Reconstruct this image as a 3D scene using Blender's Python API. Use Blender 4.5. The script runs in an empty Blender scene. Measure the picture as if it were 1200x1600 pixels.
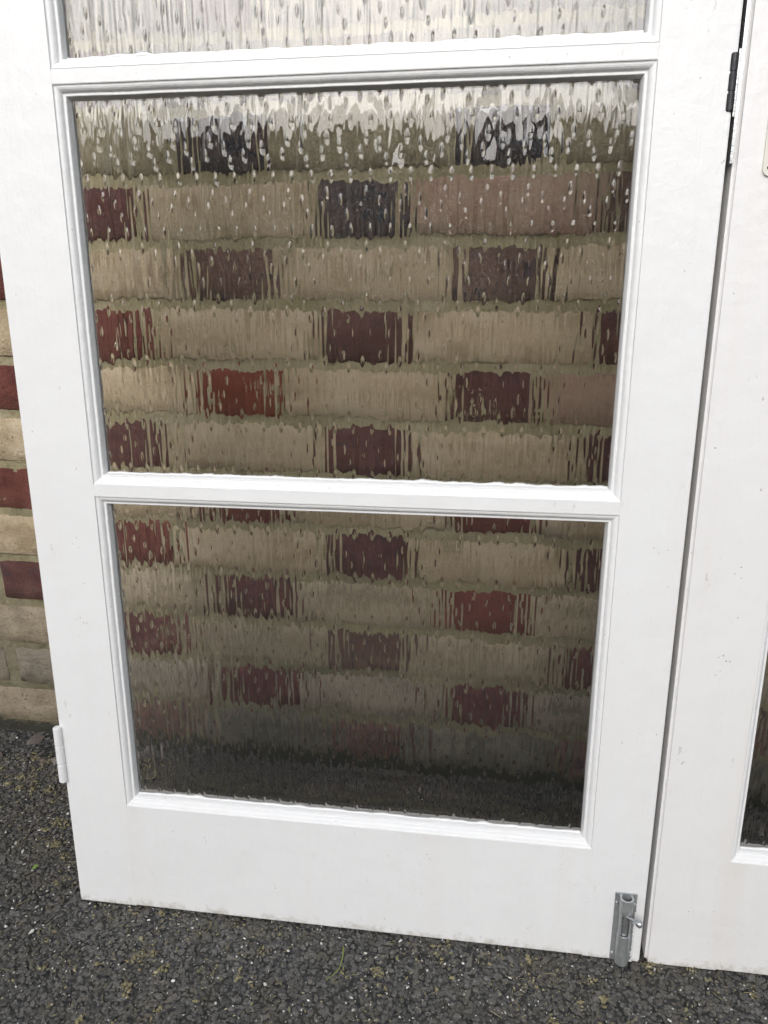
import bpy, bmesh, math, random
import numpy as np
from mathutils import Matrix, Vector, Euler

random.seed(7)
rng = np.random.default_rng(7)
sc = bpy.context.scene
col = sc.collection

# ------------------------------------------------------------------ camera
cam_d = bpy.data.cameras.new('camera')
cam = bpy.data.objects.new('camera', cam_d)
col.objects.link(cam)
cam_d.sensor_fit = 'VERTICAL'
cam_d.sensor_height = 36.0
cam_d.sensor_width = 27.0
cam_d.lens = 36.0 * 1191.88 / 1600.0
cam_d.clip_start = 0.02
cam_d.clip_end = 2000
cam.matrix_world = Matrix.Translation((0.39673, -0.96479, 0.74285)) @ \
    Euler((1.23791, 0.00937, 0.17294), 'XYZ').to_matrix().to_4x4()
sc.camera = cam

# ------------------------------------------------------------------ world and sun (overcast daylight)
SUN_EL, SUN_AZ = math.radians(29), math.radians(186)      # azimuth: clockwise from +Y
w = bpy.data.worlds.new('World')
sc.world = w
w.use_nodes = True
nt = w.node_tree
nt.nodes.clear()
sky = nt.nodes.new('ShaderNodeTexSky')
sky.sky_type = 'NISHITA'
sky.sun_disc = False
sky.sun_elevation = SUN_EL
sky.sun_rotation = SUN_AZ
sky.dust_density = 2.0
sky.air_density = 1.3
hsv = nt.nodes.new('ShaderNodeHueSaturation')
hsv.inputs['Saturation'].default_value = 0.45
bg = nt.nodes.new('ShaderNodeBackground')
bg.inputs['Strength'].default_value = 0.12
wo = nt.nodes.new('ShaderNodeOutputWorld')
nt.links.new(sky.outputs[0], hsv.inputs['Color'])
nt.links.new(hsv.outputs[0], bg.inputs['Color'])
nt.links.new(bg.outputs[0], wo.inputs['Surface'])

sun_d = bpy.data.lights.new('sun', 'SUN')
sun_d.energy = 1.5
sun_d.angle = math.radians(53)
sun_d.color = (0.985, 0.98, 0.995)
sun = bpy.data.objects.new('sun', sun_d)
col.objects.link(sun)
sdir = Vector((math.sin(SUN_AZ) * math.cos(SUN_EL), math.cos(SUN_AZ) * math.cos(SUN_EL), math.sin(SUN_EL)))
sun.rotation_euler = sdir.to_track_quat('Z', 'Y').to_euler()
sun.location = (-2, -3, 4)

vs = sc.view_settings
vs.view_transform = 'Standard'
vs.look = 'None'
vs.exposure = 0.62
vs.gamma = 1
vs.use_curve_mapping = False
cy = sc.cycles
cy.use_denoising = True
cy.denoising_prefilter = 'ACCURATE'
cy.max_bounces = 14
cy.transmission_bounces = 12
cy.glossy_bounces = 5
cy.diffuse_bounces = 5
cy.caustics_refractive = True
cy.caustics_reflective = False
cy.blur_glossy = 0.6
cy.sample_clamp_indirect = 6

# ------------------------------------------------------------------ helpers
def obj(name, me, mat=None, parent=None, loc=(0, 0, 0), rot=None):
    o = bpy.data.objects.new(name, me)
    col.objects.link(o)
    if mat is not None and me is not None and not me.materials:
        me.materials.append(mat)
    o.parent = parent
    o.location = loc
    if rot is not None:
        o.rotation_euler = rot
    return o

def empty(name, loc=(0, 0, 0)):
    o = bpy.data.objects.new(name, None)
    col.objects.link(o)
    o.location = loc
    o.empty_display_size = 0.1
    return o

def tag(o, label=None, cat=None, group=None, kind=None):
    if label: o['label'] = label
    if cat: o['category'] = cat
    if group: o['group'] = group
    if kind: o['kind'] = kind
    return o

def mesh_np(name, verts, quads=None, tris=None, smooth=False):
    me = bpy.data.meshes.new(name)
    verts = np.asarray(verts, dtype=np.float32)
    nq = 0 if quads is None else len(quads)
    nt_ = 0 if tris is None else len(tris)
    me.vertices.add(len(verts))
    me.vertices.foreach_set('co', verts.ravel())
    li = []
    if nq: li.append(np.asarray(quads, dtype=np.int32).ravel())
    if nt_: li.append(np.asarray(tris, dtype=np.int32).ravel())
    li = np.concatenate(li)
    me.loops.add(len(li))
    me.loops.foreach_set('vertex_index', li)
    me.polygons.add(nq + nt_)
    starts = np.concatenate([np.arange(nq) * 4, nq * 4 + np.arange(nt_) * 3]).astype(np.int32)
    me.polygons.foreach_set('loop_start', starts)
    me.polygons.foreach_set('use_smooth', np.full(nq + nt_, bool(smooth)))
    me.update(calc_edges=True)
    me.validate()
    return me

def bm_mesh(name, bm, smooth=False):
    bmesh.ops.recalc_face_normals(bm, faces=bm.faces)
    me = bpy.data.meshes.new(name)
    bm.to_mesh(me)
    bm.free()
    if smooth:
        for p in me.polygons: p.use_smooth = True
    return me

def box_mesh(name, x0, x1, y0, y1, z0, z1, bev=0.0, seg=2):
    bm = bmesh.new()
    bmesh.ops.create_cube(bm, size=1)
    for v in bm.verts:
        v.co = Vector(((x0 + x1) / 2 + v.co.x * (x1 - x0), (y0 + y1) / 2 + v.co.y * (y1 - y0), (z0 + z1) / 2 + v.co.z * (z1 - z0)))
    if bev:
        bmesh.ops.bevel(bm, geom=bm.edges[:], offset=bev, segments=seg, affect='EDGES')
    return bm_mesh(name, bm)

class N:
    """small node-material builder"""
    def __init__(s, name):
        s.m = bpy.data.materials.new(name)
        s.m.use_nodes = True
        s.t = s.m.node_tree
        s.b = s.t.nodes['Principled BSDF']
        s.tc = s.t.nodes.new('ShaderNodeTexCoord')
    def n(s, kind, **kw):
        x = s.t.nodes.new(kind)
        for k, v in kw.items(): setattr(x, k, v)
        return x
    def l(s, a, b): s.t.links.new(a, b)
    def map(s, scale=(1, 1, 1), src='Object', loc=(0, 0, 0)):
        m = s.n('ShaderNodeMapping')
        m.inputs['Scale'].default_value = scale
        m.inputs['Location'].default_value = loc
        s.l(s.tc.outputs[src], m.inputs[0])
        return m.outputs[0]
    def noise(s, scale, detail=4, rough=0.55, vec=None, dist=0.0):
        x = s.n('ShaderNodeTexNoise')
        x.inputs['Scale'].default_value = scale
        x.inputs['Detail'].default_value = detail
        x.inputs['Roughness'].default_value = rough
        x.inputs['Distortion'].default_value = dist
        s.l(vec if vec is not None else s.tc.outputs['Object'], x.inputs['Vector'])
        return x.outputs['Fac']
    def vor(s, scale, vec=None, feature='F1', out='Distance'):
        x = s.n('ShaderNodeTexVoronoi')
        x.feature = feature
        x.inputs['Scale'].default_value = scale
        s.l(vec if vec is not None else s.tc.outputs['Object'], x.inputs['Vector'])
        return x.outputs[out]
    def ramp(s, fac, stops, interp='LINEAR'):
        r = s.n('ShaderNodeValToRGB')
        r.color_ramp.interpolation = interp
        e = r.color_ramp.elements
        e[0].position, e[0].color = stops[0][0], (*stops[0][1], 1)
        e[1].position, e[1].color = stops[1][0], (*stops[1][1], 1)
        for p, c in stops[2:]:
            k = e.new(p); k.color = (*c, 1)
        s.l(fac, r.inputs[0])
        return r.outputs[0]
    def fr(s, fac, a, b, lo=0.0, hi=1.0):
        r = s.n('ShaderNodeMapRange')
        for i, v in zip((1, 2, 3, 4), (a, b, lo, hi)): r.inputs[i].default_value = v
        s.l(fac, r.inputs[0])
        return r.outputs[0]
    def math(s, op, a, b=None):
        m = s.n('ShaderNodeMath', operation=op)
        for i, v in enumerate((a, b)):
            if v is None: continue
            if isinstance(v, (int, float)): m.inputs[i].default_value = v
            else: s.l(v, m.inputs[i])
        return m.outputs[0]
    def mix(s, fac, a, b, mode='MIX'):
        m = s.n('ShaderNodeMix', data_type='RGBA', blend_type=mode)
        for k, v in ((0, fac), (6, a), (7, b)):
            if isinstance(v, (int, float)): m.inputs[k].default_value = v
            elif isinstance(v, tuple): m.inputs[k].default_value = (*v, 1)
            else: s.l(v, m.inputs[k])
        return m.outputs[2]
    def bump(s, h, dist, strength=1.0, prev=None):
        b = s.n('ShaderNodeBump')
        b.inputs['Distance'].default_value = dist
        b.inputs['Strength'].default_value = strength
        s.l(h, b.inputs['Height'])
        if prev is not None: s.l(prev, b.inputs['Normal'])
        return b.outputs[0]
    def done(s, color=None, rough=None, normal=None, **kw):
        if color is not None:
            if isinstance(color, tuple): s.b.inputs['Base Color'].default_value = (*color, 1)
            else: s.l(color, s.b.inputs['Base Color'])
        if rough is not None:
            if isinstance(rough, (int, float)): s.b.inputs['Roughness'].default_value = rough
            else: s.l(rough, s.b.inputs['Roughness'])
        if normal is not None: s.l(normal, s.b.inputs['Normal'])
        for k, v in kw.items(): s.b.inputs[k].default_value = v
        return s.m

# ------------------------------------------------------------------ materials
def paint_mat(name, base, dirt, stain):
    g = N(name)
    tint = g.ramp(g.noise(3.0, 3), [(0.3, tuple(c * 0.97 for c in base)), (0.7, base)])
    # small scuffs, stretched along the wood
    sc_m = g.noise(60, 5, 0.7, g.map((2.2, 2.2, 0.8)))
    patch = g.noise(7, 3, 0.6, g.map(loc=(3.1, 0.4, 1.7)))
    scuff = g.math('MULTIPLY', g.fr(sc_m, 0.63, 0.70), g.fr(patch, 0.50, 0.64))
    c = g.mix(g.math('MULTIPLY', scuff, dirt), tint, (0.42, 0.38, 0.33))
    # long vertical drips of old dirt
    drip = g.noise(20, 3, 0.5, g.map((1.0, 1.0, 0.07)))
    drip = g.fr(drip, 0.54, 0.75)
    c = g.mix(g.math('MULTIPLY', drip, stain), c, (0.62, 0.56, 0.46))
    # tiny dark specks
    vp = g.vor(150)
    sel = g.fr(g.noise(35, 1), 0.62, 0.66)
    spk = g.math('MULTIPLY', g.fr(vp, 0.16, 0.08), sel)
    c = g.mix(g.math('MULTIPLY', spk, dirt), c, (0.30, 0.27, 0.23))
    sp = g.n('ShaderNodeSeparateXYZ'); g.l(g.n('ShaderNodeNewGeometry').outputs['Position'], sp.inputs[0])
    foot = g.math('ADD', sp.outputs[2], g.fr(g.noise(60, 5, 0.75), 0.3, 0.7, -0.012, 0.012))
    c = g.mix(g.fr(foot, 0.008, -0.006, 0, 0.55), c, (0.33, 0.29, 0.21))
    grime = g.math('MULTIPLY', g.fr(g.noise(16, 6, 0.75, g.map((1, 1, 0.5))), 0.5, 0.72), 0.07)
    c = g.mix(grime, c, (0.52, 0.50, 0.46))
    brush = g.noise(170, 3, 0.6, g.map((1.0, 1.0, 0.10)))
    lump = g.noise(38, 4, 0.6)
    fine = g.noise(420, 2, 0.6)
    nrm = g.bump(brush, 0.00042)
    nrm = g.bump(lump, 0.0012, 1.0, nrm)
    nrm = g.bump(fine, 0.00008, 1.0, nrm)
    return g.done(c, g.fr(g.noise(15), 0.3, 0.7, 0.34, 0.5), nrm)

M = {}
M['paint'] = paint_mat('white_gloss_paint', (0.80, 0.80, 0.795), 0.55, 0.10)
M['paint_old'] = paint_mat('aged_white_paint', (0.80, 0.79, 0.778), 0.9, 0.24)
M['paint_edge'] = paint_mat('edge_paint', (0.70, 0.65, 0.58), 1.0, 0.5)

g = N('sealant'); M['sealant'] = g.done((0.82, 0.82, 0.81), 0.3, g.bump(g.noise(300), 0.0004))

def brick_mat(name, c1, c2, c3, speck, algae=0.35, blue=0.0):
    g = N(name)
    oi = g.n('ShaderNodeObjectInfo')
    wv = g.n('ShaderNodeVectorMath', operation='ADD')
    sc3 = g.n('ShaderNodeVectorMath', operation='SCALE')
    comb = g.n('ShaderNodeCombineXYZ')
    g.l(oi.outputs['Random'], comb.inputs[0]); g.l(oi.outputs['Random'], comb.inputs[2])
    g.l(comb.outputs[0], sc3.inputs[0]); sc3.inputs['Scale'].default_value = 17.0
    g.l(g.tc.outputs['Object'], wv.inputs[0]); g.l(sc3.outputs[0], wv.inputs[1])
    v = wv.outputs[0]
    n1 = g.noise(22, 6, 0.6, v)
    c = g.ramp(n1, [(0.36, c1), (0.5, c2), (0.64, c3)])
    n2 = g.noise(260, 4, 0.75, v)
    c = g.mix(g.fr(n2, 0.56, 0.68, 0, 0.8), c, speck)
    pits = g.vor(130, v)
    pn = g.noise(50, 2, 0.5, v)
    pit = g.math('MULTIPLY', g.fr(pits, 0.22, 0.05), g.fr(pn, 0.5, 0.6))
    c = g.mix(g.math('MULTIPLY', pit, 0.75), c, tuple(x * 0.25 for x in c1))
    if blue:
        b = g.fr(g.noise(42, 3, 0.5, v), 0.56, 0.60, 0, blue)
        c = g.mix(b, c, (0.04, 0.046, 0.062))
    al = g.fr(g.noise(9, 6, 0.7), 0.50, 0.68, 0, algae)
    c = g.mix(al, c, (0.17, 0.155, 0.07))
    br = g.n('ShaderNodeHueSaturation')
    g.l(g.fr(oi.outputs['Random'], 0, 1, 0.88, 1.1), br.inputs['Value'])
    g.l(c, br.inputs['Color'])
    nrm = g.bump(g.noise(60, 6, 0.75, v), 0.007)
    nrm = g.bump(g.noise(420, 3, 0.7, v), 0.0022, 1.0, nrm)
    nrm = g.bump(pit, -0.0016, 1.0, nrm)
    return g.done(br.outputs[0], 0.9, nrm)

M['cream'] = brick_mat('cream_brick', (0.42, 0.325, 0.205), (0.56, 0.445, 0.295), (0.64, 0.53, 0.38), (0.36, 0.27, 0.175), 0.25)
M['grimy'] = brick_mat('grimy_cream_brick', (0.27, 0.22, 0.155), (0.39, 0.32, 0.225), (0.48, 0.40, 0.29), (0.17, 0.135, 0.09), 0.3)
M['mossy'] = brick_mat('algae_stained_brick', (0.24, 0.205, 0.13), (0.32, 0.275, 0.18), (0.40, 0.345, 0.24), (0.17, 0.15, 0.09), 0.35)
M['low_dark'] = brick_mat('dark_low_brick', (0.10, 0.092, 0.075), (0.155, 0.14, 0.11), (0.22, 0.195, 0.15), (0.07, 0.065, 0.05), 0.15)
M['pink'] = brick_mat('pinkish_brick', (0.38, 0.24, 0.175), (0.46, 0.315, 0.235), (0.50, 0.385, 0.28), (0.30, 0.17, 0.12))
M['red'] = brick_mat('red_brick', (0.125, 0.036, 0.028), (0.175, 0.052, 0.040), (0.22, 0.08, 0.06), (0.09, 0.025, 0.02), 0.12)
M['bright'] = brick_mat('orange_red_brick', (0.17, 0.042, 0.025), (0.225, 0.06, 0.035), (0.27, 0.09, 0.055), (0.16, 0.03, 0.02), 0.08)
M['maroon'] = brick_mat('maroon_brick', (0.095, 0.04, 0.035), (0.135, 0.055, 0.048), (0.185, 0.085, 0.072), (0.06, 0.02, 0.02), 0.12, 0.35)
M['dark'] = brick_mat('blue_black_brick', (0.06, 0.052, 0.050), (0.10, 0.078, 0.075), (0.15, 0.11, 0.10), (0.025, 0.02, 0.03), 0.1, 0.9)
M['brown'] = brick_mat('brown_brick', (0.11, 0.065, 0.05), (0.165, 0.095, 0.075), (0.215, 0.135, 0.105), (0.06, 0.035, 0.03), 0.15, 0.7)
M['grey'] = brick_mat('weathered_grey_brick', (0.17, 0.145, 0.11), (0.26, 0.225, 0.175), (0.34, 0.29, 0.22), (0.14, 0.11, 0.085), 0.2)

g = N('mortar')
c = g.ramp(g.noise(14, 6, 0.65), [(0.32, (0.25, 0.22, 0.115)), (0.5, (0.37, 0.32, 0.195)), (0.7, (0.48, 0.425, 0.29))])
c = g.mix(g.fr(g.noise(300, 3, 0.7), 0.55, 0.7, 0, 0.7), c, (0.10, 0.09, 0.05))
c = g.mix(g.fr(g.noise(40, 4, 0.7), 0.58, 0.7, 0, 0.4), c, (0.15, 0.165, 0.07))
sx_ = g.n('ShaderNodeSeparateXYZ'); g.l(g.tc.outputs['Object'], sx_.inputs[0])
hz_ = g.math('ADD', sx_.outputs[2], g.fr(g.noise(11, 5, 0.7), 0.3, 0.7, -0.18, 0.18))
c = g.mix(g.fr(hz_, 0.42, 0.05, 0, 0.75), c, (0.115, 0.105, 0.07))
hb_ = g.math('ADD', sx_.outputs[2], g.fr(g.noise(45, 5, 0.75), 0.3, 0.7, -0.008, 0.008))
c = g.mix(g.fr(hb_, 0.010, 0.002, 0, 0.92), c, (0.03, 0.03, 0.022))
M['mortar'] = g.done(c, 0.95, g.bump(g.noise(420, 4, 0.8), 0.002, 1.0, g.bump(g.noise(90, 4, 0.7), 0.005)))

g = N('patterned_glass')
M['glass'] = g.done((0.995, 1.0, 0.995), 0.0, None, **{'Transmission Weight': 1.0, 'IOR': 1.52})

g = N('asphalt')
cellc = g.vor(150, out='Color')
sepc = g.n('ShaderNodeSeparateColor'); g.l(cellc, sepc.inputs[0])
c = g.ramp(sepc.outputs[0], [(0.0, (0.03, 0.03, 0.029)), (0.5, (0.10, 0.098, 0.094)), (0.9, (0.16, 0.155, 0.147)), (1.0, (0.23, 0.22, 0.20))])
c = g.mix(g.fr(g.vor(150), 0.35, 0.62, 0, 0.85), c, (0.022, 0.022, 0.021))
c = g.mix(g.fr(g.noise(6, 5, 0.7), 0.55, 0.72, 0, 0.5), c, (0.13, 0.11, 0.07))
M['asphalt'] = g.done(c, 0.85, g.bump(g.vor(150), -0.004, 1.0, g.bump(g.noise(300, 4, 0.7), 0.003)))

g = N('chipping')
gi = g.n('ShaderNodeNewGeometry')
c = g.ramp(gi.outputs['Random Per Island'], [(0.0, (0.06, 0.058, 0.055)), (0.55, (0.13, 0.124, 0.116)), (0.9, (0.195, 0.185, 0.172)), (0.985, (0.17, 0.155, 0.14)), (1.0, (0.26, 0.25, 0.22))])
c = g.mix(g.fr(g.noise(420, 4, 0.8), 0.5, 0.66, 0, 0.8), c, (0.24, 0.235, 0.225))
c = g.mix(g.fr(g.noise(380, 3, 0.8, g.map(loc=(2, 2, 2))), 0.54, 0.62, 0, 0.8), c, (0.012, 0.012, 0.013))
c = g.mix(g.fr(g.noise(26, 6, 0.8), 0.50, 0.64, 0, 0.6), c, (0.15, 0.13, 0.08))
c = g.mix(g.fr(g.noise(4.5, 5, 0.7), 0.45, 0.68, 0, 0.5), c, (0.155, 0.135, 0.10))
M['chip'] = g.done(c, g.fr(g.noise(90), 0.3, 0.7, 0.45, 0.85), g.bump(g.noise(500, 4, 0.8), 0.003))

def flat(name, stops, rough=0.8, by_island=True):
    g = N(name)
    gi = g.n('ShaderNodeNewGeometry')
    c = g.ramp(gi.outputs['Random Per Island'], stops)
    return g.done(g.mix(g.fr(g.noise(500, 3), 0.45, 0.7, 0, 0.4), c, tuple(x * 0.5 for x in stops[0][1])), rough, g.bump(g.noise(900, 2), 0.0006))
M['moss'] = flat('dry_moss', [(0.0, (0.17, 0.14, 0.075)), (0.4, (0.28, 0.235, 0.125)), (0.75, (0.19, 0.185, 0.09)), (1.0, (0.42, 0.37, 0.25))])
M['grit'] = flat('pale_grit', [(0.0, (0.5, 0.48, 0.43)), (0.6, (0.65, 0.64, 0.6)), (1.0, (0.75, 0.75, 0.73))])
M['rubble'] = flat('rubble', [(0.0, (0.10, 0.09, 0.08)), (0.5, (0.16, 0.12, 0.11)), (1.0, (0.24, 0.22, 0.20))], 0.95)
M['stem'] = flat('grass_stem', [(0.0, (0.20, 0.26, 0.05)), (1.0, (0.28, 0.32, 0.08))], 0.6)
M['leaf'] = flat('small_leaf', [(0.0, (0.16, 0.26, 0.04)), (1.0, (0.2, 0.3, 0.06))], 0.6)

def metal(name, base, rough, bumpd=0.0002, rust=0.0, met=0.85):
    g = N(name)
    c = g.ramp(g.noise(120, 4, 0.7), [(0.3, tuple(x * 0.75 for x in base)), (0.7, base)])
    if rust: c = g.mix(g.fr(g.noise(160, 4, 0.7), 0.58, 0.66, 0, rust), c, (0.75, 0.74, 0.71))
    return g.done(c, g.fr(g.noise(200), 0.3, 0.7, rough, rough + 0.2), g.bump(g.noise(260, 4, 0.6), bumpd), Metallic=met)
M['alu'] = metal('satin_aluminium', (0.56, 0.58, 0.585), 0.36, 0.0003, 0.35, 0.75)
M['steel'] = metal('bright_steel', (0.62, 0.63, 0.64), 0.22)
M['black'] = metal('dark_steel', (0.06, 0.06, 0.065), 0.4)
g = N('cream_plastic'); M['plate'] = g.done(g.ramp(g.noise(20), [(0.3, (0.68, 0.66, 0.57)), (0.7, (0.74, 0.72, 0.64))]), 0.35, g.bump(g.noise(80), 0.0003))
g = N('white_upvc'); M['upvc'] = g.done(g.ramp(g.noise(4, 4), [(0.3, (0.62, 0.615, 0.665)), (0.7, (0.69, 0.685, 0.73))]), 0.3, g.bump(g.noise(30), 0.0005))
g = N('window_glass'); M['wglass'] = g.done((0.02, 0.022, 0.025), 0.03, None)
g = N('sky_blocker_wood')
oi = g.n('ShaderNodeObjectInfo')
c = g.ramp(g.noise(9, 5, 0.6, g.map((4, 4, 0.3))), [(0.3, (0.10, 0.065, 0.04)), (0.7, (0.19, 0.13, 0.08))])
M['wood'] = g.done(c, 0.85, g.bump(g.noise(30, 5, 0.6, g.map((4, 4, 0.3))), 0.004))
g = N('far_brickwork')
bt = g.n('ShaderNodeTexBrick')
mp = g.n('ShaderNodeMapping'); mp.inputs['Rotation'].default_value = (math.radians(-90), 0, 0)
g.l(g.tc.outputs['Object'], mp.inputs[0]); g.l(mp.outputs[0], bt.inputs['Vector'])
bt.inputs['Scale'].default_value = 1.0
bt.inputs['Brick Width'].default_value = 0.225
bt.inputs['Row Height'].default_value = 0.075
bt.inputs['Mortar Size'].default_value = 0.006
bt.inputs['Color1'].default_value = (0.40, 0.31, 0.20, 1)
bt.inputs['Color2'].default_value = (0.33, 0.24, 0.16, 1)
bt.inputs['Mortar'].default_value = (0.27, 0.25, 0.15, 1)
M['farbrick'] = g.done(bt.outputs['Color'], 0.9, g.bump(g.noise(60, 4), 0.004))

# ------------------------------------------------------------------ ground
def fbm(x, y, seed, freq, octs=4):
    r = np.random.default_rng(seed)
    out = np.zeros_like(x)
    amp = 1.0
    for o in range(octs):
        for k in range(5):
            a = r.uniform(0, 2 * math.pi); ph = r.uniform(0, 2 * math.pi)
            out += amp / 5 ** 0.5 * np.sin((x * math.cos(a) + y * math.sin(a)) * freq * 2 * math.pi * r.uniform(0.6, 1.5) + ph)
        freq *= 2.1; amp *= 0.5
    return out

def ground_z(x, y):
    z = fbm(x, y, 5, 3.0, 3) * 0.0010 - 0.0034
    # the tarmac stops short of the wall, leaving a shallow dirty channel
    z = z - 0.012 * np.clip((y + 0.085 + 0.012 * fbm(x, y, 9, 4, 3)) / 0.03, 0, 1)
    return z

# one sheet: fine in the middle, coarse out to the horizon
def axis(lo, hi, step, far):
    a = np.arange(lo, hi + 1e-6, step)
    return np.concatenate([lo - np.array(far)[::-1], a, hi + np.array(far)])
gx = axis(-1.3, 1.8, 0.008, [0.1, 0.5, 2, 8, 30, 120, 600])
gy = axis(-1.3, 0.1, 0.008, [0.1, 0.5, 2, 8, 30, 120, 600])
GX, GY = np.meshgrid(gx, gy)
GZ = ground_z(GX, GY) + rng.normal(0, 0.0005, GX.shape)
far_m = (np.abs(GX - 0.25) > 1.6) | (np.abs(GY + 0.6) > 0.75)
GZ[far_m] = np.minimum(GZ[far_m], 0)
nx, ny = len(gx), len(gy)
idx = np.arange(nx * ny).reshape(ny, nx)
q = np.stack([idx[:-1, :-1], idx[:-1, 1:], idx[1:, 1:], idx[1:, :-1]], -1).reshape(-1, 4)
ground = obj('ground', mesh_np('ground', np.stack([GX, GY, GZ], -1).reshape(-1, 3), q, smooth=True), M['asphalt'])
tag(ground, kind='structure')

# stones: 12-vert irregular icosahedra
bm = bmesh.new(); bmesh.ops.create_icosphere(bm, subdivisions=1, radius=1.0)
ICO_V = np.array([v.co[:] for v in bm.verts]); ICO_F = np.array([[v.index for v in f.verts] for f in bm.faces]); bm.free()

def scatter(name, pts, size, flat_, mat, label=None, cat=None, sink=0.3, jitter=0.28, elong=1.4, top=None, lift=0.0):
    n = len(pts)
    V = np.repeat(ICO_V[None], n, 0) * (1 + rng.normal(0, jitter, (n, 12, 1)).clip(-0.5, 0.5))
    if top: V[..., 2] = np.minimum(V[..., 2], top)
    s = size[:, None, None]
    el = rng.uniform(1 / elong, elong, (n, 1))
    V = V * np.stack([el, 1 / el, np.full((n, 1), flat_)], -1)
    # random tilt then spin
    t = rng.normal(0, 0.25, n); a = rng.uniform(0, 2 * math.pi, n)
    ct, st, ca, sa = np.cos(t), np.sin(t), np.cos(a), np.sin(a)
    x, y, z = V[..., 0], V[..., 1], V[..., 2]
    y, z = y * ct[:, None] - z * st[:, None], y * st[:, None] + z * ct[:, None]
    x, y = x * ca[:, None] - y * sa[:, None], x * sa[:, None] + y * ca[:, None]
    V = np.stack([x, y, z], -1) * s
    V += np.stack([pts[:, 0], pts[:, 1], ground_z(pts[:, 0], pts[:, 1]) + lift + size * flat_ * (1 - 2 * sink) * 0.5], -1)[:, None]
    F = (ICO_F[None] + (np.arange(n) * 12)[:, None, None]).reshape(-1, 3)
    o = obj(name, mesh_np(name, V.reshape(-1, 3), tris=F), mat)
    tag(o, label, cat, kind='stuff')
    return o

def grid_pts(x0, x1, y0, y1, d):
    xs, ys = np.meshgrid(np.arange(x0, x1, d), np.arange(y0, y1, d))
    p = np.stack([xs.ravel(), ys.ravel()], -1)
    p[:, 0] += (np.round(p[:, 1] / d).astype(int) % 2) * d / 2
    return p + rng.uniform(-0.42 * d, 0.42 * d, p.shape)

p = grid_pts(-0.95, 1.35, -0.62, -0.075, 0.0050)
edge = -0.088 + 0.012 * fbm(p[:, 0], p[:, 1] * 0, 9, 4, 3)
p = p[(p[:, 1] < edge) & (rng.random(len(p)) < 0.93)]
scatter('asphalt_chippings', p, (0.0015 + rng.gamma(2.0, 0.00052, len(p))).clip(0.0015, 0.0050), 0.6, M['chip'],
        'dark angular stone chippings bound in the asphalt surface', 'asphalt', 0.34, 0.3, 1.5, top=0.55)

# moss crumbs, in drifts
def drift(n, x0, x1, y0, y1, seed, thr, freq):
    out = []
    while len(out) < n:
        c = np.stack([rng.uniform(x0, x1, 4000), rng.uniform(y0, y1, 4000)], -1)
        f = fbm(c[:, 0], c[:, 1], seed, freq, 3)
        out.extend(c[f > thr].tolist())
    return np.array(out[:n])
cc = np.concatenate([drift(240, -0.9, 1.3, -0.64, -0.08, 31, 0.5, 6), drift(200, -0.9, 1.3, -0.64, -0.08, 33, -9, 9), drift(420, -0.9, 1.3, -0.15, -0.05, 34, -9, 9)])
pm = []
for c_ in cc:
    n_ = int(rng.gamma(1.2, 13)) + 3
    d_ = rng.normal(0, 1, (n_, 2)) * rng.uniform(0.002, 0.008) * np.array([1.0, rng.uniform(0.3, 1)])
    a_ = rng.uniform(0, 6.28); ca_, sa_ = math.cos(a_), math.sin(a_)
    pm.append(c_ + np.stack([d_[:, 0] * ca_ - d_[:, 1] * sa_, d_[:, 0] * sa_ + d_[:, 1] * ca_], -1))
pm = np.concatenate(pm + [drift(6500, -0.9, 1.3, -0.64, -0.07, 32, -0.3, 5)])
pm = pm[pm[:, 1] < -0.01]
scatter('moss_crumbs', pm, (0.0004 + rng.gamma(1.5, 0.00036, len(pm))).clip(0.0004, 0.0024), 0.5, M['moss'],
        'yellowish crumbs of dry moss scattered over the asphalt', 'moss', 0.0, 0.35, 1.7, lift=0.0030)
pg = np.concatenate([drift(20000, -1.0, 1.4, -0.64, -0.07, 35, -9, 5), drift(900, -1.0, 1.5, -0.14, -0.02, 36, 0.3, 8)])
scatter('pale_grit', pg, rng.gamma(1.2, 0.00032, len(pg)).clip(0.00025, 0.0024), 0.6, M['grit'],
        'small white grit and paint flakes lying on the asphalt', 'grit', 0.0, 0.3, 1.6, lift=0.0032)
# loose soil and rubble in the channel along the wall
pr = drift(7500, -1.1, 1.6, -0.10, 0.0, 37, -9, 5)
scatter('channel_soil', pr, rng.gamma(2.0, 0.0009, len(pr)).clip(0.0006, 0.009), 0.6, M['chip'],
        'dark crumbly soil in the channel between asphalt and wall', 'soil', 0.1, 0.3, 1.5)
pr = drift(130, -1.1, 1.6, -0.085, -0.008, 38, -9, 5)
scatter('channel_rubble', pr, rng.uniform(0.004, 0.013, len(pr)), 0.5, M['rubble'],
        'flat broken lumps of mortar and brick along the wall foot', 'rubble', 0.25, 0.25, 1.5)

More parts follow.
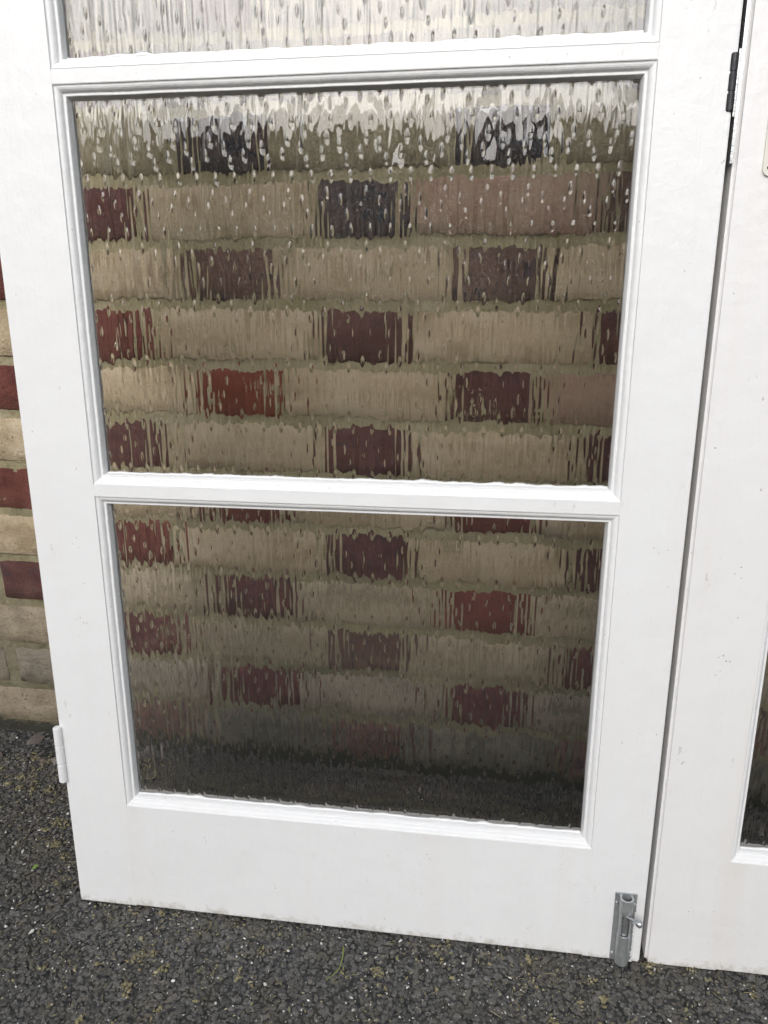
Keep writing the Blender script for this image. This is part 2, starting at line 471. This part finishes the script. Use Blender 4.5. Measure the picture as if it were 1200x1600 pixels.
# short dead stalks
def tube(pts, r0, r1, sides=5):
    V, F = [], []
    n = len(pts)
    for i, P in enumerate(pts):
        P = Vector(P)
        T = (Vector(pts[min(i + 1, n - 1)]) - Vector(pts[max(i - 1, 0)])).normalized()
        a = T.orthogonal().normalized(); b = T.cross(a)
        r = r0 + (r1 - r0) * i / (n - 1)
        for k in range(sides):
            t = 2 * math.pi * k / sides
            V.append(tuple(P + a * math.cos(t) * r + b * math.sin(t) * r))
    for i in range(n - 1):
        for k in range(sides):
            F.append((i * sides + k, i * sides + (k + 1) % sides, (i + 1) * sides + (k + 1) % sides, (i + 1) * sides + k))
    return V, F
V, F = [], []
for i in range(420):
    x, y = random.uniform(-0.9, 1.4), random.uniform(-0.7, -0.06)
    a = random.uniform(0, 2 * math.pi); L = random.uniform(0.004, 0.016); bend = random.uniform(-1.2, 1.2)
    pts = []
    for k in range(4):
        pts.append((x, y, float(ground_z(np.array(x), np.array(y))) + 0.004 + random.uniform(0, 0.001)))
        x += math.cos(a) * L / 3; y += math.sin(a) * L / 3; a += bend / 3
    v, f = tube(pts, 0.0005, 0.0003, 4)
    F += [tuple(j + len(V) for j in q_) for q_ in f]; V += v
o = obj('dry_stalks', mesh_np('dry_stalks', V, F), M['moss'])
tag(o, 'thin straw coloured stalks strewn over the asphalt', 'stalks', kind='stuff')

# ------------------------------------------------------------------ house wall
wall = empty('house_wall', (0, 0, 0))
tag(wall, 'brick house wall of cream stretchers and dark red headers behind the doors', 'wall')

def brick_mesh(name, w_, h_, seed):
    r = np.random.default_rng(seed)
    nx_, nz_ = (14 if w_ > 0.15 else 8), 6
    V = np.zeros((nz_ + 1, nx_ + 1, 3))
    for j in range(nz_ + 1):
        for i in range(nx_ + 1):
            x = (i / nx_ - 0.5) * w_; z = (j / nz_ - 0.5) * h_
            e = min(i, nx_ - i, j, nz_ - j)
            if i in (0, nx_): x += r.normal(0, 0.0009) - math.copysign(0.0006, x)
            if j == 0: z += abs(r.normal(0, 0.0013))
            if j == nz_: z -= abs(r.normal(0, 0.0007))
            if i in (0, nx_) and j in (0, nz_): x *= 1 - 0.003 / w_; z *= 0.95
            y = -0.001 + r.normal(0, 0.0005)
            if e == 0: y = 0.0007 + abs(r.normal(0, 0.0006))
            # pull the second ring out to the edge so only a narrow arris rounds over
            if e == 1:
                if i == 1: x = -w_ / 2 + 0.0018
                if i == nx_ - 1: x = w_ / 2 - 0.0018
                if j == 1: z = -h_ / 2 + 0.0026
                if j == nz_ - 1: z = h_ / 2 - 0.0018
            V[j, i] = (x, y, z)
    ring = [(0, i) for i in range(nx_)] + [(j, nx_) for j in range(nz_)] + [(nz_, i) for i in range(nx_, 0, -1)] + [(j, 0) for j in range(nz_, 0, -1)]
    F = []
    W_ = nx_ + 1
    for j in range(nz_):
        for i in range(nx_):
            F.append((j * W_ + i, j * W_ + i + 1, (j + 1) * W_ + i + 1, (j + 1) * W_ + i))
    V = V.reshape(-1, 3).tolist()
    base = len(V)
    for (j, i) in ring:
        v = V[j * W_ + i]; V.append([v[0], 0.06, v[2]])
    n_ = len(ring)
    for k in range(n_):
        a = ring[k][0] * W_ + ring[k][1]; b = ring[(k + 1) % n_][0] * W_ + ring[(k + 1) % n_][1]
        F.append((b, a, base + k, base + (k + 1) % n_))
    me = mesh_np(name, V, F, smooth=True)
    me.materials.append(None)
    return me
STR = [brick_mesh('brick_stretcher', 0.216, 0.0640, 100 + i) for i in range(5)]
HED = [brick_mesh('brick_header', 0.104, 0.0640, 200 + i) for i in range(5)]
Z0, X0, HALF = 0.82498, 0.20037, 0.169
head_look = {(-1, -1): 'dark', (-1, 1): 'dark', (-2, -2): 'maroon', (-2, 0): 'brown', (-2, 2): 'dark', (0, -2): 'maroon', (0, 0): 'dark', (1, -1): 'brown', (1, 1): 'brown',
             (2, -2): 'red', (2, 0): 'maroon', (2, 2): 'maroon', (3, -1): 'bright', (3, 1): 'maroon', (3, -3): 'red',
             (4, -2): 'maroon', (4, 0): 'maroon', (4, 2): 'maroon', (5, -1): 'red', (5, 1): 'red', (5, -3): 'red',
             (6, -2): 'red', (6, 0): 'maroon', (7, -3): 'maroon', (8, -3): 'grey', (9, -3): 'grey', (10, -3): 'grey', (7, 1): 'red', (8, -2): 'maroon'}
str_look = {(0, 1): 'pink', (3, 2): 'pink', (9, -3): 'grey', (9, -4): 'grey', (9, -2): 'grey', (2, 1): 'cream', (7, -4): 'maroon', (8, -3): 'grey', (3, -2): 'cream'}
k_row = 0
for k in range(-5, 11):                     # course k lies between bed k and bed k+1
    zc = Z0 - 0.075 * (k + 0.5)
    for i in range(-7, 9):
        x = X0 + i * HALF - {-2: 0.009, -3: 0.020}.get(i, 0.030 if i < -3 else 0.0)
        is_head = (k - i) % 2 == 0
        if is_head:
            look = head_look.get((k, i), random.choice(['maroon', 'maroon', 'red', 'brown']))
            if k == 10: look = 'brown'
            me = random.choice(HED)
        else:
            look = str_look.get((k, i), 'cream'); random.random()
            if k <= -1: look = 'mossy' if k == -1 else 'grey'
            if i <= -3 and look == 'pink': look = 'cream'
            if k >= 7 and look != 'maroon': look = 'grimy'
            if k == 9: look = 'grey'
            if k == 10 and i > -3: look = 'low_dark'  # lowest course behind the doors: darker stretchers
            me = random.choice(STR)
        b = obj('brick', me, None, wall, (x + random.uniform(-0.002, 0.002), random.uniform(-0.0012, 0.0012), zc + random.uniform(-0.001, 0.001)),
                (random.uniform(-0.008, 0.008), random.uniform(-0.006, 0.006) + (math.pi if random.random() < 0.0 else 0), random.uniform(-0.008, 0.008)))
        b.material_slots[0].link = 'OBJECT'
        b.material_slots[0].material = M[look]

# mortar: displaced sheet, flush pointing with ragged ridges, closed box behind
mx = np.arange(-1.10, 1.62, 0.004); mz = np.arange(-0.04, 1.1985, 0.004)
MX, MZ = np.meshgrid(mx, mz)
MY = 0.0016 + 0.0013 * fbm(MX, MZ, 12, 14, 4) * 0.7 + rng.normal(0, 0.0004, MX.shape)
kk = (Z0 - MZ) / 0.075
bed = np.abs(kk - np.round(kk)) * 0.075
MY += 0.0005 * fbm(MX, MZ, 17, 30, 2)
ny, nx = MX.shape
idx = np.arange(nx * ny).reshape(ny, nx)
q = np.stack([idx[:-1, :-1], idx[:-1, 1:], idx[1:, 1:], idx[1:, :-1]], -1).reshape(-1, 4)
V = np.stack([MX, MY, MZ], -1).reshape(-1, 3)
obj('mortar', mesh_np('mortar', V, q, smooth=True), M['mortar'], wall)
obj('wall_core', box_mesh('wall_core', -1.10, 1.615, 0.02, 0.24, -0.04, 1.1985), M['mortar'], wall)
# ragged footing course under the lowest bricks
obj('upper_brickwork', box_mesh('upper_brickwork', -1.10, 1.615, 0.0, 0.24, 1.1995, 3.0), M['farbrick'], wall)

# ------------------------------------------------------------------ doors
LEAN, YAW = 0.06687, 0.03362
W, ST_L, ST_R = 0.6544, 0.0716, 0.0605
TH = 0.036
V0, PANE, MUN = 0.1385, 0.3676, 0.0125
NP = 4
BEADW, GD = 0.0103, 0.012
H = V0 + NP * PANE + (NP - 1) * MUN + 0.09
OW = W - ST_L - ST_R
# door local frame: x across, y into the wall (front face at y=0), z up along the leaf
prof = [(0.0, 0.0), (0.0004, 0.0012), (0.0010, 0.0016), (0.0022, 0.0017), (0.0036, 0.0023), (0.0048, 0.0034), (0.0056, 0.0047),
        (0.0060, 0.0060), (0.0066, 0.0063), (0.0082, 0.0062), (0.0087, 0.0066), (0.0092, 0.0080), (BEADW, GD + 0.0006)]

def bead_mesh(name, L, seed):
    """a mitred glazing bead of length L along x; s = inward (z), d = depth (y)"""
    r = np.random.default_rng(seed)
    n = max(8, int(L / 0.01))
    wob = np.convolve(r.normal(0, 1, n + 9), np.ones(4) / 4, 'same')[4:n + 5]
    V, F = [], []
    P = prof + [(BEADW, 0.020), (0.0, 0.020)]
    for i in range(n + 1):
        t = i / n
        for (s, d) in P:
            x0, x1 = s, L - s
            k = 0.00022 * wob[i] * (1 if 0 < s < BEADW else 0)
            V.append((x0 + (x1 - x0) * t, d + k, s + k * 0.7))
    m = len(P)
    for i in range(n):
        for k in range(m):
            F.append((i * m + k, (i + 1) * m + k, (i + 1) * m + (k + 1) % m, i * m + (k + 1) % m))
    bm_ = bmesh.new()
    vs_ = [bm_.verts.new(v) for v in V]
    for f in F: bm_.faces.new([vs_[j] for j in f])
    bm_.faces.new([vs_[j] for j in range(m)]); bm_.faces.new([vs_[n * m + j] for j in reversed(range(m))])
    me = bm_mesh(name, bm_)
    return me

def pane_mesh(name, seed):
    gw, gh = OW - 2 * BEADW + 0.010, PANE - 2 * BEADW + 0.010
    r = np.random.default_rng(seed)
    nx_, nz_ = int(gw / 0.00072), int(gh / 0.0014)
    xs = np.linspace(-gw / 2, gw / 2, nx_ + 1); zs = np.linspace(0, gh, nz_ + 1)
    # flutes: irregular ribs, each with its own height and tilt
    bounds = [-gw / 2 - 0.01]
    while bounds[-1] < gw / 2 + 0.01:
        bounds.append(bounds[-1] + r.choice([0.0032, 0.0045, 0.0058, 0.0072, 0.0098], p=[.12, .25, .3, .22, .11]) * r.uniform(0.85, 1.15))
    bounds = np.array(bounds)
    tilt = r.normal(0, FL_TILT, len(bounds)); curv = r.uniform(0.25, 1.0, len(bounds)) * r.choice([1, 1, -1], len(bounds)) * FL_CURV
    slope = np.zeros(nx_ + 1)
    X2, Z2 = np.meshgrid(xs, zs)
    Hh = np.zeros_like(X2)
    k = np.searchsorted(bounds, xs) - 1
    wd = bounds[k + 1] - bounds[k]
    tt = (xs - bounds[k]) / wd - 0.5
    slope = tilt[k] - curv[k] * 2 * tt
    fine_b = np.cumsum(r.uniform(0.0014, 0.0030, int(gw / 0.0014)))
    fk = np.searchsorted(fine_b, xs + gw / 2)
    slope += r.normal(0, 0.020, len(fine_b) + 2)[fk]
    slope += 0.018 * np.sin(xs * 2 * math.pi / 0.0036)
    slope = np.convolve(slope, [0.25, 0.5, 0.25], 'same')
    h = np.concatenate([[0], np.cumsum((slope[1:] + slope[:-1]) / 2 * np.diff(xs))])
    trend = np.convolve(h, np.ones(61) / 61, 'same')
    h = h - trend
    # vertical life: each rib rises and falls a little along its length
    ph = r.uniform(0, 6.28, len(bounds)); fr_ = r.uniform(18, 45, len(bounds)); am = r.uniform(0.3, 1, len(bounds))
    PH = np.interp(xs, (bounds[:-1] + bounds[1:]) / 2, ph[:-1]); FRQ = 28.0
    Hh = h[None, :] + 0.00006 * VERT * np.sin(Z2 * 2 * math.pi * FRQ + PH[None, :] * 2)
    Hh += 0.00010 * VERT * fbm(X2, Z2, seed, 14, 2)
    # long streaks: fine columns that swell and thin along their height
    cw = 0.0022
    nc = int(gw / cw) + 3; nzc = int(gh / 0.011) + 5
    for (cw_, zl_, am_) in ((0.0015, 0.040, 0.000020), (0.0023, 0.030, 0.000062), (0.0052, 0.034, 0.00009)):
        nc = int(gw / cw_) + 3; nzc = int(gh / zl_) + 5
        ctl = r.normal(0, 1, (nzc, nc))
        fz = zs / zl_ + 1; iz = fz.astype(int); tz = fz - iz
        wgt = [(1 - tz) ** 3 / 6, (3 * tz ** 3 - 6 * tz ** 2 + 4) / 6, (-3 * tz ** 3 + 3 * tz ** 2 + 3 * tz + 1) / 6, tz ** 3 / 6]
        colz = sum(wk[:, None] * ctl[iz - 1 + q_] for q_, wk in enumerate(wgt))
        fx = (xs + gw / 2) / cw_ + 0.5; ix = fx.astype(int); tx = fx - ix
        tx = tx * tx * (3 - 2 * tx)
        Hh += am_ * STREAK * (colz[:, ix] * (1 - tx) + colz[:, ix + 1] * tx)
    # drops: pointed lenses on a staggered lattice
    PX, PZ = 0.0358, 0.0455
    cell = [(0.004, 0.0), (0.0219, 0.0), (0.0, 0.0140), (0.0125, 0.0205), (-0.0045 + PX, 0.0262), (0.0180, 0.0325)]
    for a in range(-1, int(gw / PX) + 3):
        for b in range(-1, int(gh / PZ) + 3):
            for (cx_, cz_) in cell:
                x = -gw / 2 - 0.01 + a * PX + cx_ + r.normal(0, 0.0002); z = b * PZ - (cz_) + r.normal(0, 0.0003) + 0.01
                ha, hb = r.uniform(0.0014, 0.0018), r.uniform(0.0050, 0.0062)
                i0, i1 = np.searchsorted(xs, [x - ha, x + ha]); j0, j1 = np.searchsorted(zs, [z - hb, z + hb])
                if i1 <= i0 or j1 <= j0: continue
                dx = (xs[i0:i1] - x)[None, :]; dz = (zs[j0:j1] - z)[:, None]
                env = ha * (1 - (dz / hb) ** 2)
                rr = np.clip(1 - (dx / np.maximum(env, 1e-6)) ** 2, 0, 1)
                Hh[j0:j1, i0:i1] += DROP * (ha / 0.002) * rr ** 1.1 * np.clip(1 - np.abs(dz / hb) ** 1.7, 0, 1)
    Hh = np.clip(Hh, -0.0024, 0.0024)
    front = np.stack([X2, -Hh, Z2], -1).reshape(-1, 3)
    n1 = len(front)
    idx_ = np.arange(n1).reshape(nz_ + 1, nx_ + 1)
    qf = np.stack([idx_[:-1, :-1], idx_[:-1, 1:], idx_[1:, 1:], idx_[1:, :-1]], -1).reshape(-1, 4)
    # back face: coarse flat grid joined by an edge strip
    ring = np.concatenate([idx_[0, :-1], idx_[:-1, -1], idx_[-1, :0:-1], idx_[:0:-1, 0]])
    rb = front[ring].copy(); rb[:, 1] = 0.0045
    back = np.concatenate([rb, [[0, 0.0045, gh / 2]]])
    nr = len(ring)
    bi = n1 + np.arange(nr)
    side = np.stack([np.roll(ring, -1), ring, bi, np.roll(bi, -1)], -1)
    tb = np.stack([bi, np.full(nr, n1 + nr), np.roll(bi, -1)], -1)
    me = mesh_np(name, np.concatenate([front, back]), np.concatenate([qf, side]), tb)
    sm = np.zeros(len(me.polygons), dtype=bool); sm[:len(qf)] = True
    me.polygons.foreach_set('use_smooth', sm)
    me.materials.append(M['glass'])
    return me
FL_TILT, FL_CURV, VERT, DROP, STREAK = 0.026, 0.022, 0.9, 0.00088, 2.8
PANES = [pane_mesh('pane', 41), pane_mesh('pane', 42)]
BEAD_H = [bead_mesh('bead', OW, s) for s in (1, 2, 3)]
BEAD_V = [bead_mesh('bead', PANE, s) for s in (4, 5, 6)]

def sealant_mesh(L, seed):
    r = np.random.default_rng(seed)
    n = int(L / 0.0022)
    wob = np.convolve(r.gamma(1.2, 1, n + 13), np.ones(5) / 5, 'same')[6:n + 7]
    V, F = [], []
    for i in range(n + 1):
        x = -L / 2 + L * i / n
        hh = 0.0006 + 0.0013 * wob[i]
        V += [(x, -0.0012 - 0.0006 * wob[i], 0.0), (x, -0.0014, hh * 0.6), (x, 0.0004, hh), (x, 0.001, 0.0)]
    for i in range(n):
        for k in range(4):
            F.append((i * 4 + k, (i + 1) * 4 + k, (i + 1) * 4 + (k + 1) % 4, i * 4 + (k + 1) % 4))
    return mesh_np('sealant', V, F, smooth=True)
SEAL = [sealant_mesh(OW - 2 * BEADW - 0.002, s) for s in (8, 9)]

def bevel_box(name, x0, x1, y0, y1, z0, z1, bev=0.0006, edges=('z',)):
    """box with only the named arrises eased: 'z' the long edges of a rail, 'l'/'r' one side of a stile"""
    bm = bmesh.new()
    bmesh.ops.create_cube(bm, size=1)
    for v in bm.verts:
        v.co = Vector(((x0 + x1) / 2 + v.co.x * (x1 - x0), (y0 + y1) / 2 + v.co.y * (y1 - y0), (z0 + z1) / 2 + v.co.z * (z1 - z0)))
    es = []
    for e in bm.edges:
        a, b = e.verts[0].co, e.verts[1].co
        along_x, along_z = abs(a.x - b.x) > 1e-5, abs(a.z - b.z) > 1e-5
        if 'z' in edges and along_x: es.append(e)
        if 'l' in edges and (along_z and a.x < (x0 + x1) / 2 or not along_x and not along_z and a.x < (x0 + x1) / 2): es.append(e)
        if 'r' in edges and (along_z and a.x > (x0 + x1) / 2 or not along_x and not along_z and a.x > (x0 + x1) / 2): es.append(e)
    bmesh.ops.bevel(bm, geom=es, offset=bev, segments=3, affect='EDGES')
    return bm_mesh(name, bm)

def make_door(loc, paint, mirror=False, seed=0):
    d = empty('glazed_door', loc)
    d.rotation_euler = Euler((-LEAN, 0, YAW), 'XYZ')
    # gently rotate: lean first about local x, then yaw about z
    sl, sr = (ST_L, ST_R) if not mirror else (0.0742, W - 0.0742 - OW)
    obj('stile', bevel_box('stile', 0, sl, 0, TH, 0, H, 0.0032 if mirror else 0.0012, ('l',)), paint, d)
    obj('stile', bevel_box('stile', W - sr, W, 0, TH, 0, H, 0.0012, ('r',)), paint, d)
    x0, x1 = sl + 0.00004, W - sr - 0.00004
    obj('bottom_rail', bevel_box('bottom_rail', x0, x1, 0.00012, TH - 0.0003, 0.0006, V0, 0.0005), paint, d)
    obj('top_rail', bevel_box('top_rail', x0, x1, 0.00012, TH - 0.0003, H - 0.09, H - 0.0005, 0.0005), paint, d)
    for i in range(NP):
        zb = V0 + i * (PANE + MUN)
        if i < NP - 1:
            obj('glazing_bar', bevel_box('glazing_bar', x0, x1, 0.0002, TH - 0.0003, zb + PANE, zb + PANE + MUN, 0.0005), paint, d)
        e = 0.0001
        B = obj('bead', BEAD_H[i % 3], paint, d, (sl, e, zb + e))                                    # bottom
        T = obj('bead', BEAD_H[(i + 1) % 3], paint, d, (sl, e, zb + PANE - e)); T.scale = (1, 1, -1)  # top
        L = obj('bead', BEAD_V[i % 3], paint, d, (sl + e, e, zb)); L.rotation_euler = (0, -math.pi / 2, 0); L.scale = (1, 1, -1)
        R_ = obj('bead', BEAD_V[(i + 1) % 3], paint, d, (sl + OW - e, e, zb)); R_.rotation_euler = (0, -math.pi / 2, 0)
        pn = obj('pane', PANES[(i + seed) % 2], None, d, (sl + OW / 2, GD + 0.0022, zb + BEADW - 0.005))
        obj('sealant', SEAL[i % 2], M['sealant'], d, (sl + OW / 2, GD + 0.0004, zb + BEADW - 0.0003))
    return d

def bolt_on(d):
    u0, u1, z0, z1 = 0.6225, 0.6453, 0.0005, 0.0885
    bl = empty('bolt', ((u0 + u1) / 2, 0, 0)); bl.parent = d
    bl['label'] = 'small aluminium barrel bolt near the foot of the door'
    c = 0.0
    hw = (u1 - u0) / 2
    obj('back_plate', box_mesh('back_plate', -hw, hw, -0.0016, 0.0, z0, z1, 0.0005), M['alu'], bl)
    def half_tube(name, r_out, r_in, za, zb, slot=None, mat='alu'):
        V, F = [], []
        sides = 18
        angs = [math.pi * (-0.20 + 1.40 * k / sides) for k in range(sides + 1)]
        if slot: angs = [a for a in angs if not (slot[0] < a < slot[1])]
        rows = []
        for z in (za, zb):
            for r in (r_out, r_in):
                rows.append([len(V) + k for k in range(len(angs))])
                for a in angs: V.append((math.cos(a) * r, -0.0052 - math.sin(a) * r, z))
        n_ = len(angs)
        for k in range(n_ - 1):
            if slot and angs[k + 1] - angs[k] > 0.5: continue
            o0, i0, o1, i1 = rows[0], rows[1], rows[2], rows[3]
            F += [(o0[k], o0[k + 1], o1[k + 1], o1[k]), (i0[k + 1], i0[k], i1[k], i1[k + 1]),
                  (o0[k + 1], o0[k], i0[k], i0[k + 1]), (o1[k], o1[k + 1], i1[k + 1], i1[k])]
        for k in [0, n_ - 1] + ([kk_ for kk_ in range(n_ - 1) if angs[kk_ + 1] - angs[kk_] > 0.5] + [kk_ + 1 for kk_ in range(n_ - 1) if angs[kk_ + 1] - angs[kk_] > 0.5] if slot else []):
            F.append((rows[0][k], rows[1][k], rows[3][k], rows[2][k]))
        return obj(name, mesh_np(name, V, F), M[mat], bl)
    half_tube('barrel', 0.0072, 0.0052, 0.0690, 0.0860)
    half_tube('barrel', 0.0066, 0.0052, 0.0400, 0.0689, slot=(0.22 * math.pi, 0.66 * math.pi))
    half_tube('barrel', 0.0072, 0.0052, 0.0030, 0.0399)
    bm_ = bmesh.new()
    bmesh.ops.create_cone(bm_, cap_ends=True, segments=20, radius1=0.0042, radius2=0.0042, depth=0.077, matrix=Matrix.Translation((0, -0.0052, 0.0375)))
    bmesh.ops.bevel(bm_, geom=[e for e in bm_.edges if abs(e.verts[0].co.z - e.verts[1].co.z) < 1e-6], offset=0.0008, segments=2, affect='EDGES')
    obj('bolt_rod', bm_mesh('bolt_rod', bm_), M['steel'], bl)
    # knob on a thin neck, pointing forward and right
    bm_ = bmesh.new()
    prof_k = [(0.0, 0.0019), (0.004, 0.0017), (0.0085, 0.0016), (0.0105, 0.0024), (0.0120, 0.0036), (0.0142, 0.0041), (0.0162, 0.0036), (0.0176, 0.0022), (0.0181, 0.0)]
    rings = []
    for (a, r) in prof_k:
        rings.append([bm_.verts.new((math.cos(t) * r, math.sin(t) * r, a)) for t in [2 * math.pi * k / 14 for k in range(14)]] if r > 0 else [bm_.verts.new((0, 0, a))])
    for A, B in zip(rings[:-1], rings[1:]):
        for k in range(14):
            if len(B) == 1: bm_.faces.new((A[k], A[(k + 1) % 14], B[0]))
            else: bm_.faces.new((A[k], A[(k + 1) % 14], B[(k + 1) % 14], B[k]))
    kn = obj('knob', bm_mesh('knob', bm_, True), M['steel'], bl, (0.001, -0.0085, 0.0655))
    kn.rotation_euler = Vector((0.80, -0.62, -0.02)).to_track_quat('Z', 'Y').to_euler()
    # screws: countersunk heads with a cross recess
    bm_ = bmesh.new()
    bmesh.ops.create_cone(bm_, cap_ends=True, segments=14, radius1=0.0021, radius2=0.0014, depth=0.0009)
    for (a, b) in ((0.0026, 0.0005), (0.0005, 0.0026)):
        r = bmesh.ops.create_cube(bm_, size=1)
        for v in r['verts']: v.co = Vector((v.co.x * a, v.co.y * b, v.co.z * 0.0003 + 0.0006))
    sm_ = bm_mesh('screw', bm_)
    for (x, z) in ((-0.0092, 0.0755), (0.0094, 0.0752), (-0.0092, 0.0095), (0.0094, 0.0072)):
        s = obj('screw', sm_, M['steel'], bl, (x, -0.0021, z)); s.rotation_euler = (math.pi / 2, random.uniform(0, 1.5), 0)
    # runs of white paint slopped on the plate edges
    V, F = [], []
    r = np.random.default_rng(3)
    n = 46
    for i in range(n + 1):
        z = z0 + (0.066) * i / n
        wv_ = 0.0007 + abs(r.normal(0, 0.0008))
        V += [(hw + 0.0008, 0.0, z), (hw + 0.0006, -0.0019, z), (hw - wv_, -0.0020, z)]
    for i in range(n):
        for k in range(2): F.append((i * 3 + k, i * 3 + k + 1, (i + 1) * 3 + k + 1, (i + 1) * 3 + k))
    obj('paint_run', mesh_np('paint_run', V, F, smooth=True), M['sealant'], bl)
    return bl

def knuckle_hinge(d, x, y, z0, z1, r, mat, label, leafw, leafdir):
    h = empty('hinge', (x, y, z0)); h.parent = d; h['label'] = label
    L = z1 - z0
    bm_ = bmesh.new()
    bmesh.ops.create_cone(bm_, cap_ends=True, segments=16, radius1=r * 0.82, radius2=r * 0.82, depth=L - 0.001, matrix=Matrix.Translation((0, 0, L / 2)))
    obj('pin', bm_mesh('pin', bm_, False), mat, h)
    n = 3
    for i in range(n):
        a = L * i / n + 0.0003; b = L * (i + 1) / n - 0.0003
        bm_ = bmesh.new()
        bmesh.ops.create_cone(bm_, cap_ends=True, segments=20, radius1=r, radius2=r, depth=b - a, matrix=Matrix.Translation((0, 0, (a + b) / 2)))
        bmesh.ops.bevel(bm_, geom=[e for e in bm_.edges if abs(e.verts[0].co.z - e.verts[1].co.z) < 1e-6], offset=r * 0.25, segments=2, affect='EDGES')
        obj('knuckle', bm_mesh('knuckle', bm_, False), mat, h)
    return h

door1 = make_door((-0.0967, -0.31889, 0.0), M['paint'])
tag(door1, 'white panelled glass door with the small metal bolt at its foot, leaning before the brick wall', 'door', 'white doors glazed with patterned glass')
bolt_on(door1)
h1 = knuckle_hinge(door1, -0.0012, -0.0022, 0.165, 0.236, 0.0046, M['paint'], 'hinge knuckle painted over white on the left edge', 0, 0)
h2 = knuckle_hinge(door1, W - 0.0018, 0.0010, 0.846, 0.889, 0.0032, M['black'], 'dark bare metal hinge in the gap between the doors', 0, 0)
obj('leaf_plate', box_mesh('leaf_plate', 0.0034, 0.0046, 0.0012, 0.026, -0.003, 0.046), M['steel'], h2)

ex = Vector((math.cos(YAW), math.sin(YAW), 0))
door2 = make_door(Vector((-0.0967, -0.31889, 0.0)) + ex * 0.6602, M['paint_old'], mirror=True, seed=1)
tag(door2, 'second white glazed door with a cream plate, behind the gap from the bolted door', 'door', 'white doors glazed with patterned glass')
# steel edge strip of the right door, and the cream finger plate
obj('edge_strip', box_mesh('edge_strip', -0.0030, -0.0004, -0.0006, 0.030, 0.8075, 1.12, 0.0003), M['steel'], door2)
bm = bmesh.new()
pw, phh, rad = 0.046, 0.30, 0.006
pts = []
for (cx_, cz_, a0) in ((pw - rad, phh - rad, 0), (rad, phh - rad, 90), (rad, rad, 180), (pw - rad, rad, 270)):
    for k in range(6):
        a = math.radians(a0 + 18 * k); pts.append((cx_ + rad * math.cos(a), cz_ + rad * math.sin(a)))
f = bm.faces.new([bm.verts.new((x, 0, z)) for x, z in pts])
r = bmesh.ops.extrude_face_region(bm, geom=[f])
for v in [v for v in r['geom'] if isinstance(v, bmesh.types.BMVert)]: v.co.y -= 0.0022
fp = obj('finger_plate', bm_mesh('finger_plate', bm), M['plate'], door2, (0.0228, -0.0001, 0.797))
for (x, z) in ((0.0045, 0.0065), (0.0415, 0.0065), (0.0045, 0.2935), (0.0415, 0.2935)):
    bm = bmesh.new()
    bmesh.ops.create_cone(bm, cap_ends=True, segments=12, radius1=0.0016, radius2=0.0011, depth=0.0008)
    s = obj('screw', bm_mesh('screw', bm), M['black'], fp, (x, -0.0025, z)); s.rotation_euler = (math.pi / 2, 0, 0)

# ------------------------------------------------------------------ small litter on the ground
def gpt(x, y, h=0.004): return (x, y, float(ground_z(np.array(x), np.array(y))) + h)
def stalk(name, pts2, r0, mat, label, cat):
    n = len(pts2)
    pts = [Vector(gpt(*p)) for p in pts2]
    fine = []
    for i in range(n - 1):
        p0_, p1, p2, p3 = pts[max(i - 1, 0)], pts[i], pts[i + 1], pts[min(i + 2, n - 1)]
        for k in range(5):
            t = k / 5
            fine.append(0.5 * ((2 * p1) + (p2 - p0_) * t + (2 * p0_ - 5 * p1 + 4 * p2 - p3) * t * t + (3 * p1 - p0_ - 3 * p2 + p3) * t ** 3))
    fine.append(pts[-1])
    v, f = tube([tuple(p) for p in fine], r0, r0 * 0.4, 6)
    o_ = obj(name, mesh_np(name, v, f, smooth=True), mat)
    tag(o_, label, cat)
stalk('grass_stem', [(0.2335, -0.335, 0.006), (0.236, -0.350, 0.008), (0.2345, -0.366, 0.007), (0.224, -0.378, 0.005)], 0.0008, M['stem'],
      'curled green grass stem on the asphalt beneath the bottom rail of the bolted door', 'grass stem')
V = [(-0.004, -0.001, 0), (0, -0.003, 0.001), (0.005, 0, 0.002), (0.001, 0.003, 0.001), (0, 0, 0.0002),
     (-0.004, -0.001, 0.0003), (0, -0.003, 0.0013), (0.005, 0, 0.0023), (0.001, 0.003, 0.0013), (0, 0, 0.0006)]
T = [(0, 1, 4), (1, 2, 4), (2, 3, 4), (3, 0, 4), (5, 9, 6), (6, 9, 7), (7, 9, 8), (8, 9, 5)]
Q = [(0, 5, 6, 1), (1, 6, 7, 2), (2, 7, 8, 3), (3, 8, 5, 0)]
o = obj('leaf', mesh_np('leaf', V, Q, T), M['leaf'], None, gpt(-0.180, -0.285, 0.005)); o.rotation_euler = (0.2, 0.1, 0.7)
tag(o, 'tiny green leaf on the asphalt beside the foot of the bolted door', 'leaf')

# ------------------------------------------------------------------ added, unseen boards: cut off the low sky mirrored in the glass
sky_blocker = empty('added_sky_blocker', (0.3, -6.2, 0))
tag(sky_blocker, 'added row of brown boards out of view, blocking the low sky mirrored in the door glass', 'sky_blocker')
bmesh_board = box_mesh('board', -0.072, 0.072, -0.011, 0.011, 0.05, 2.56, 0.003)
for i in range(70):
    obj('board', bmesh_board, M['wood'], sky_blocker, (-5.25 + i * 0.15, random.uniform(-0.002, 0.002), random.uniform(-0.01, 0.01)))
for z in (0.4, 1.6):
    obj('rail', box_mesh('rail', -5.35, 5.25, -0.06, -0.0125, z, z + 0.08), M['wood'], sky_blocker)
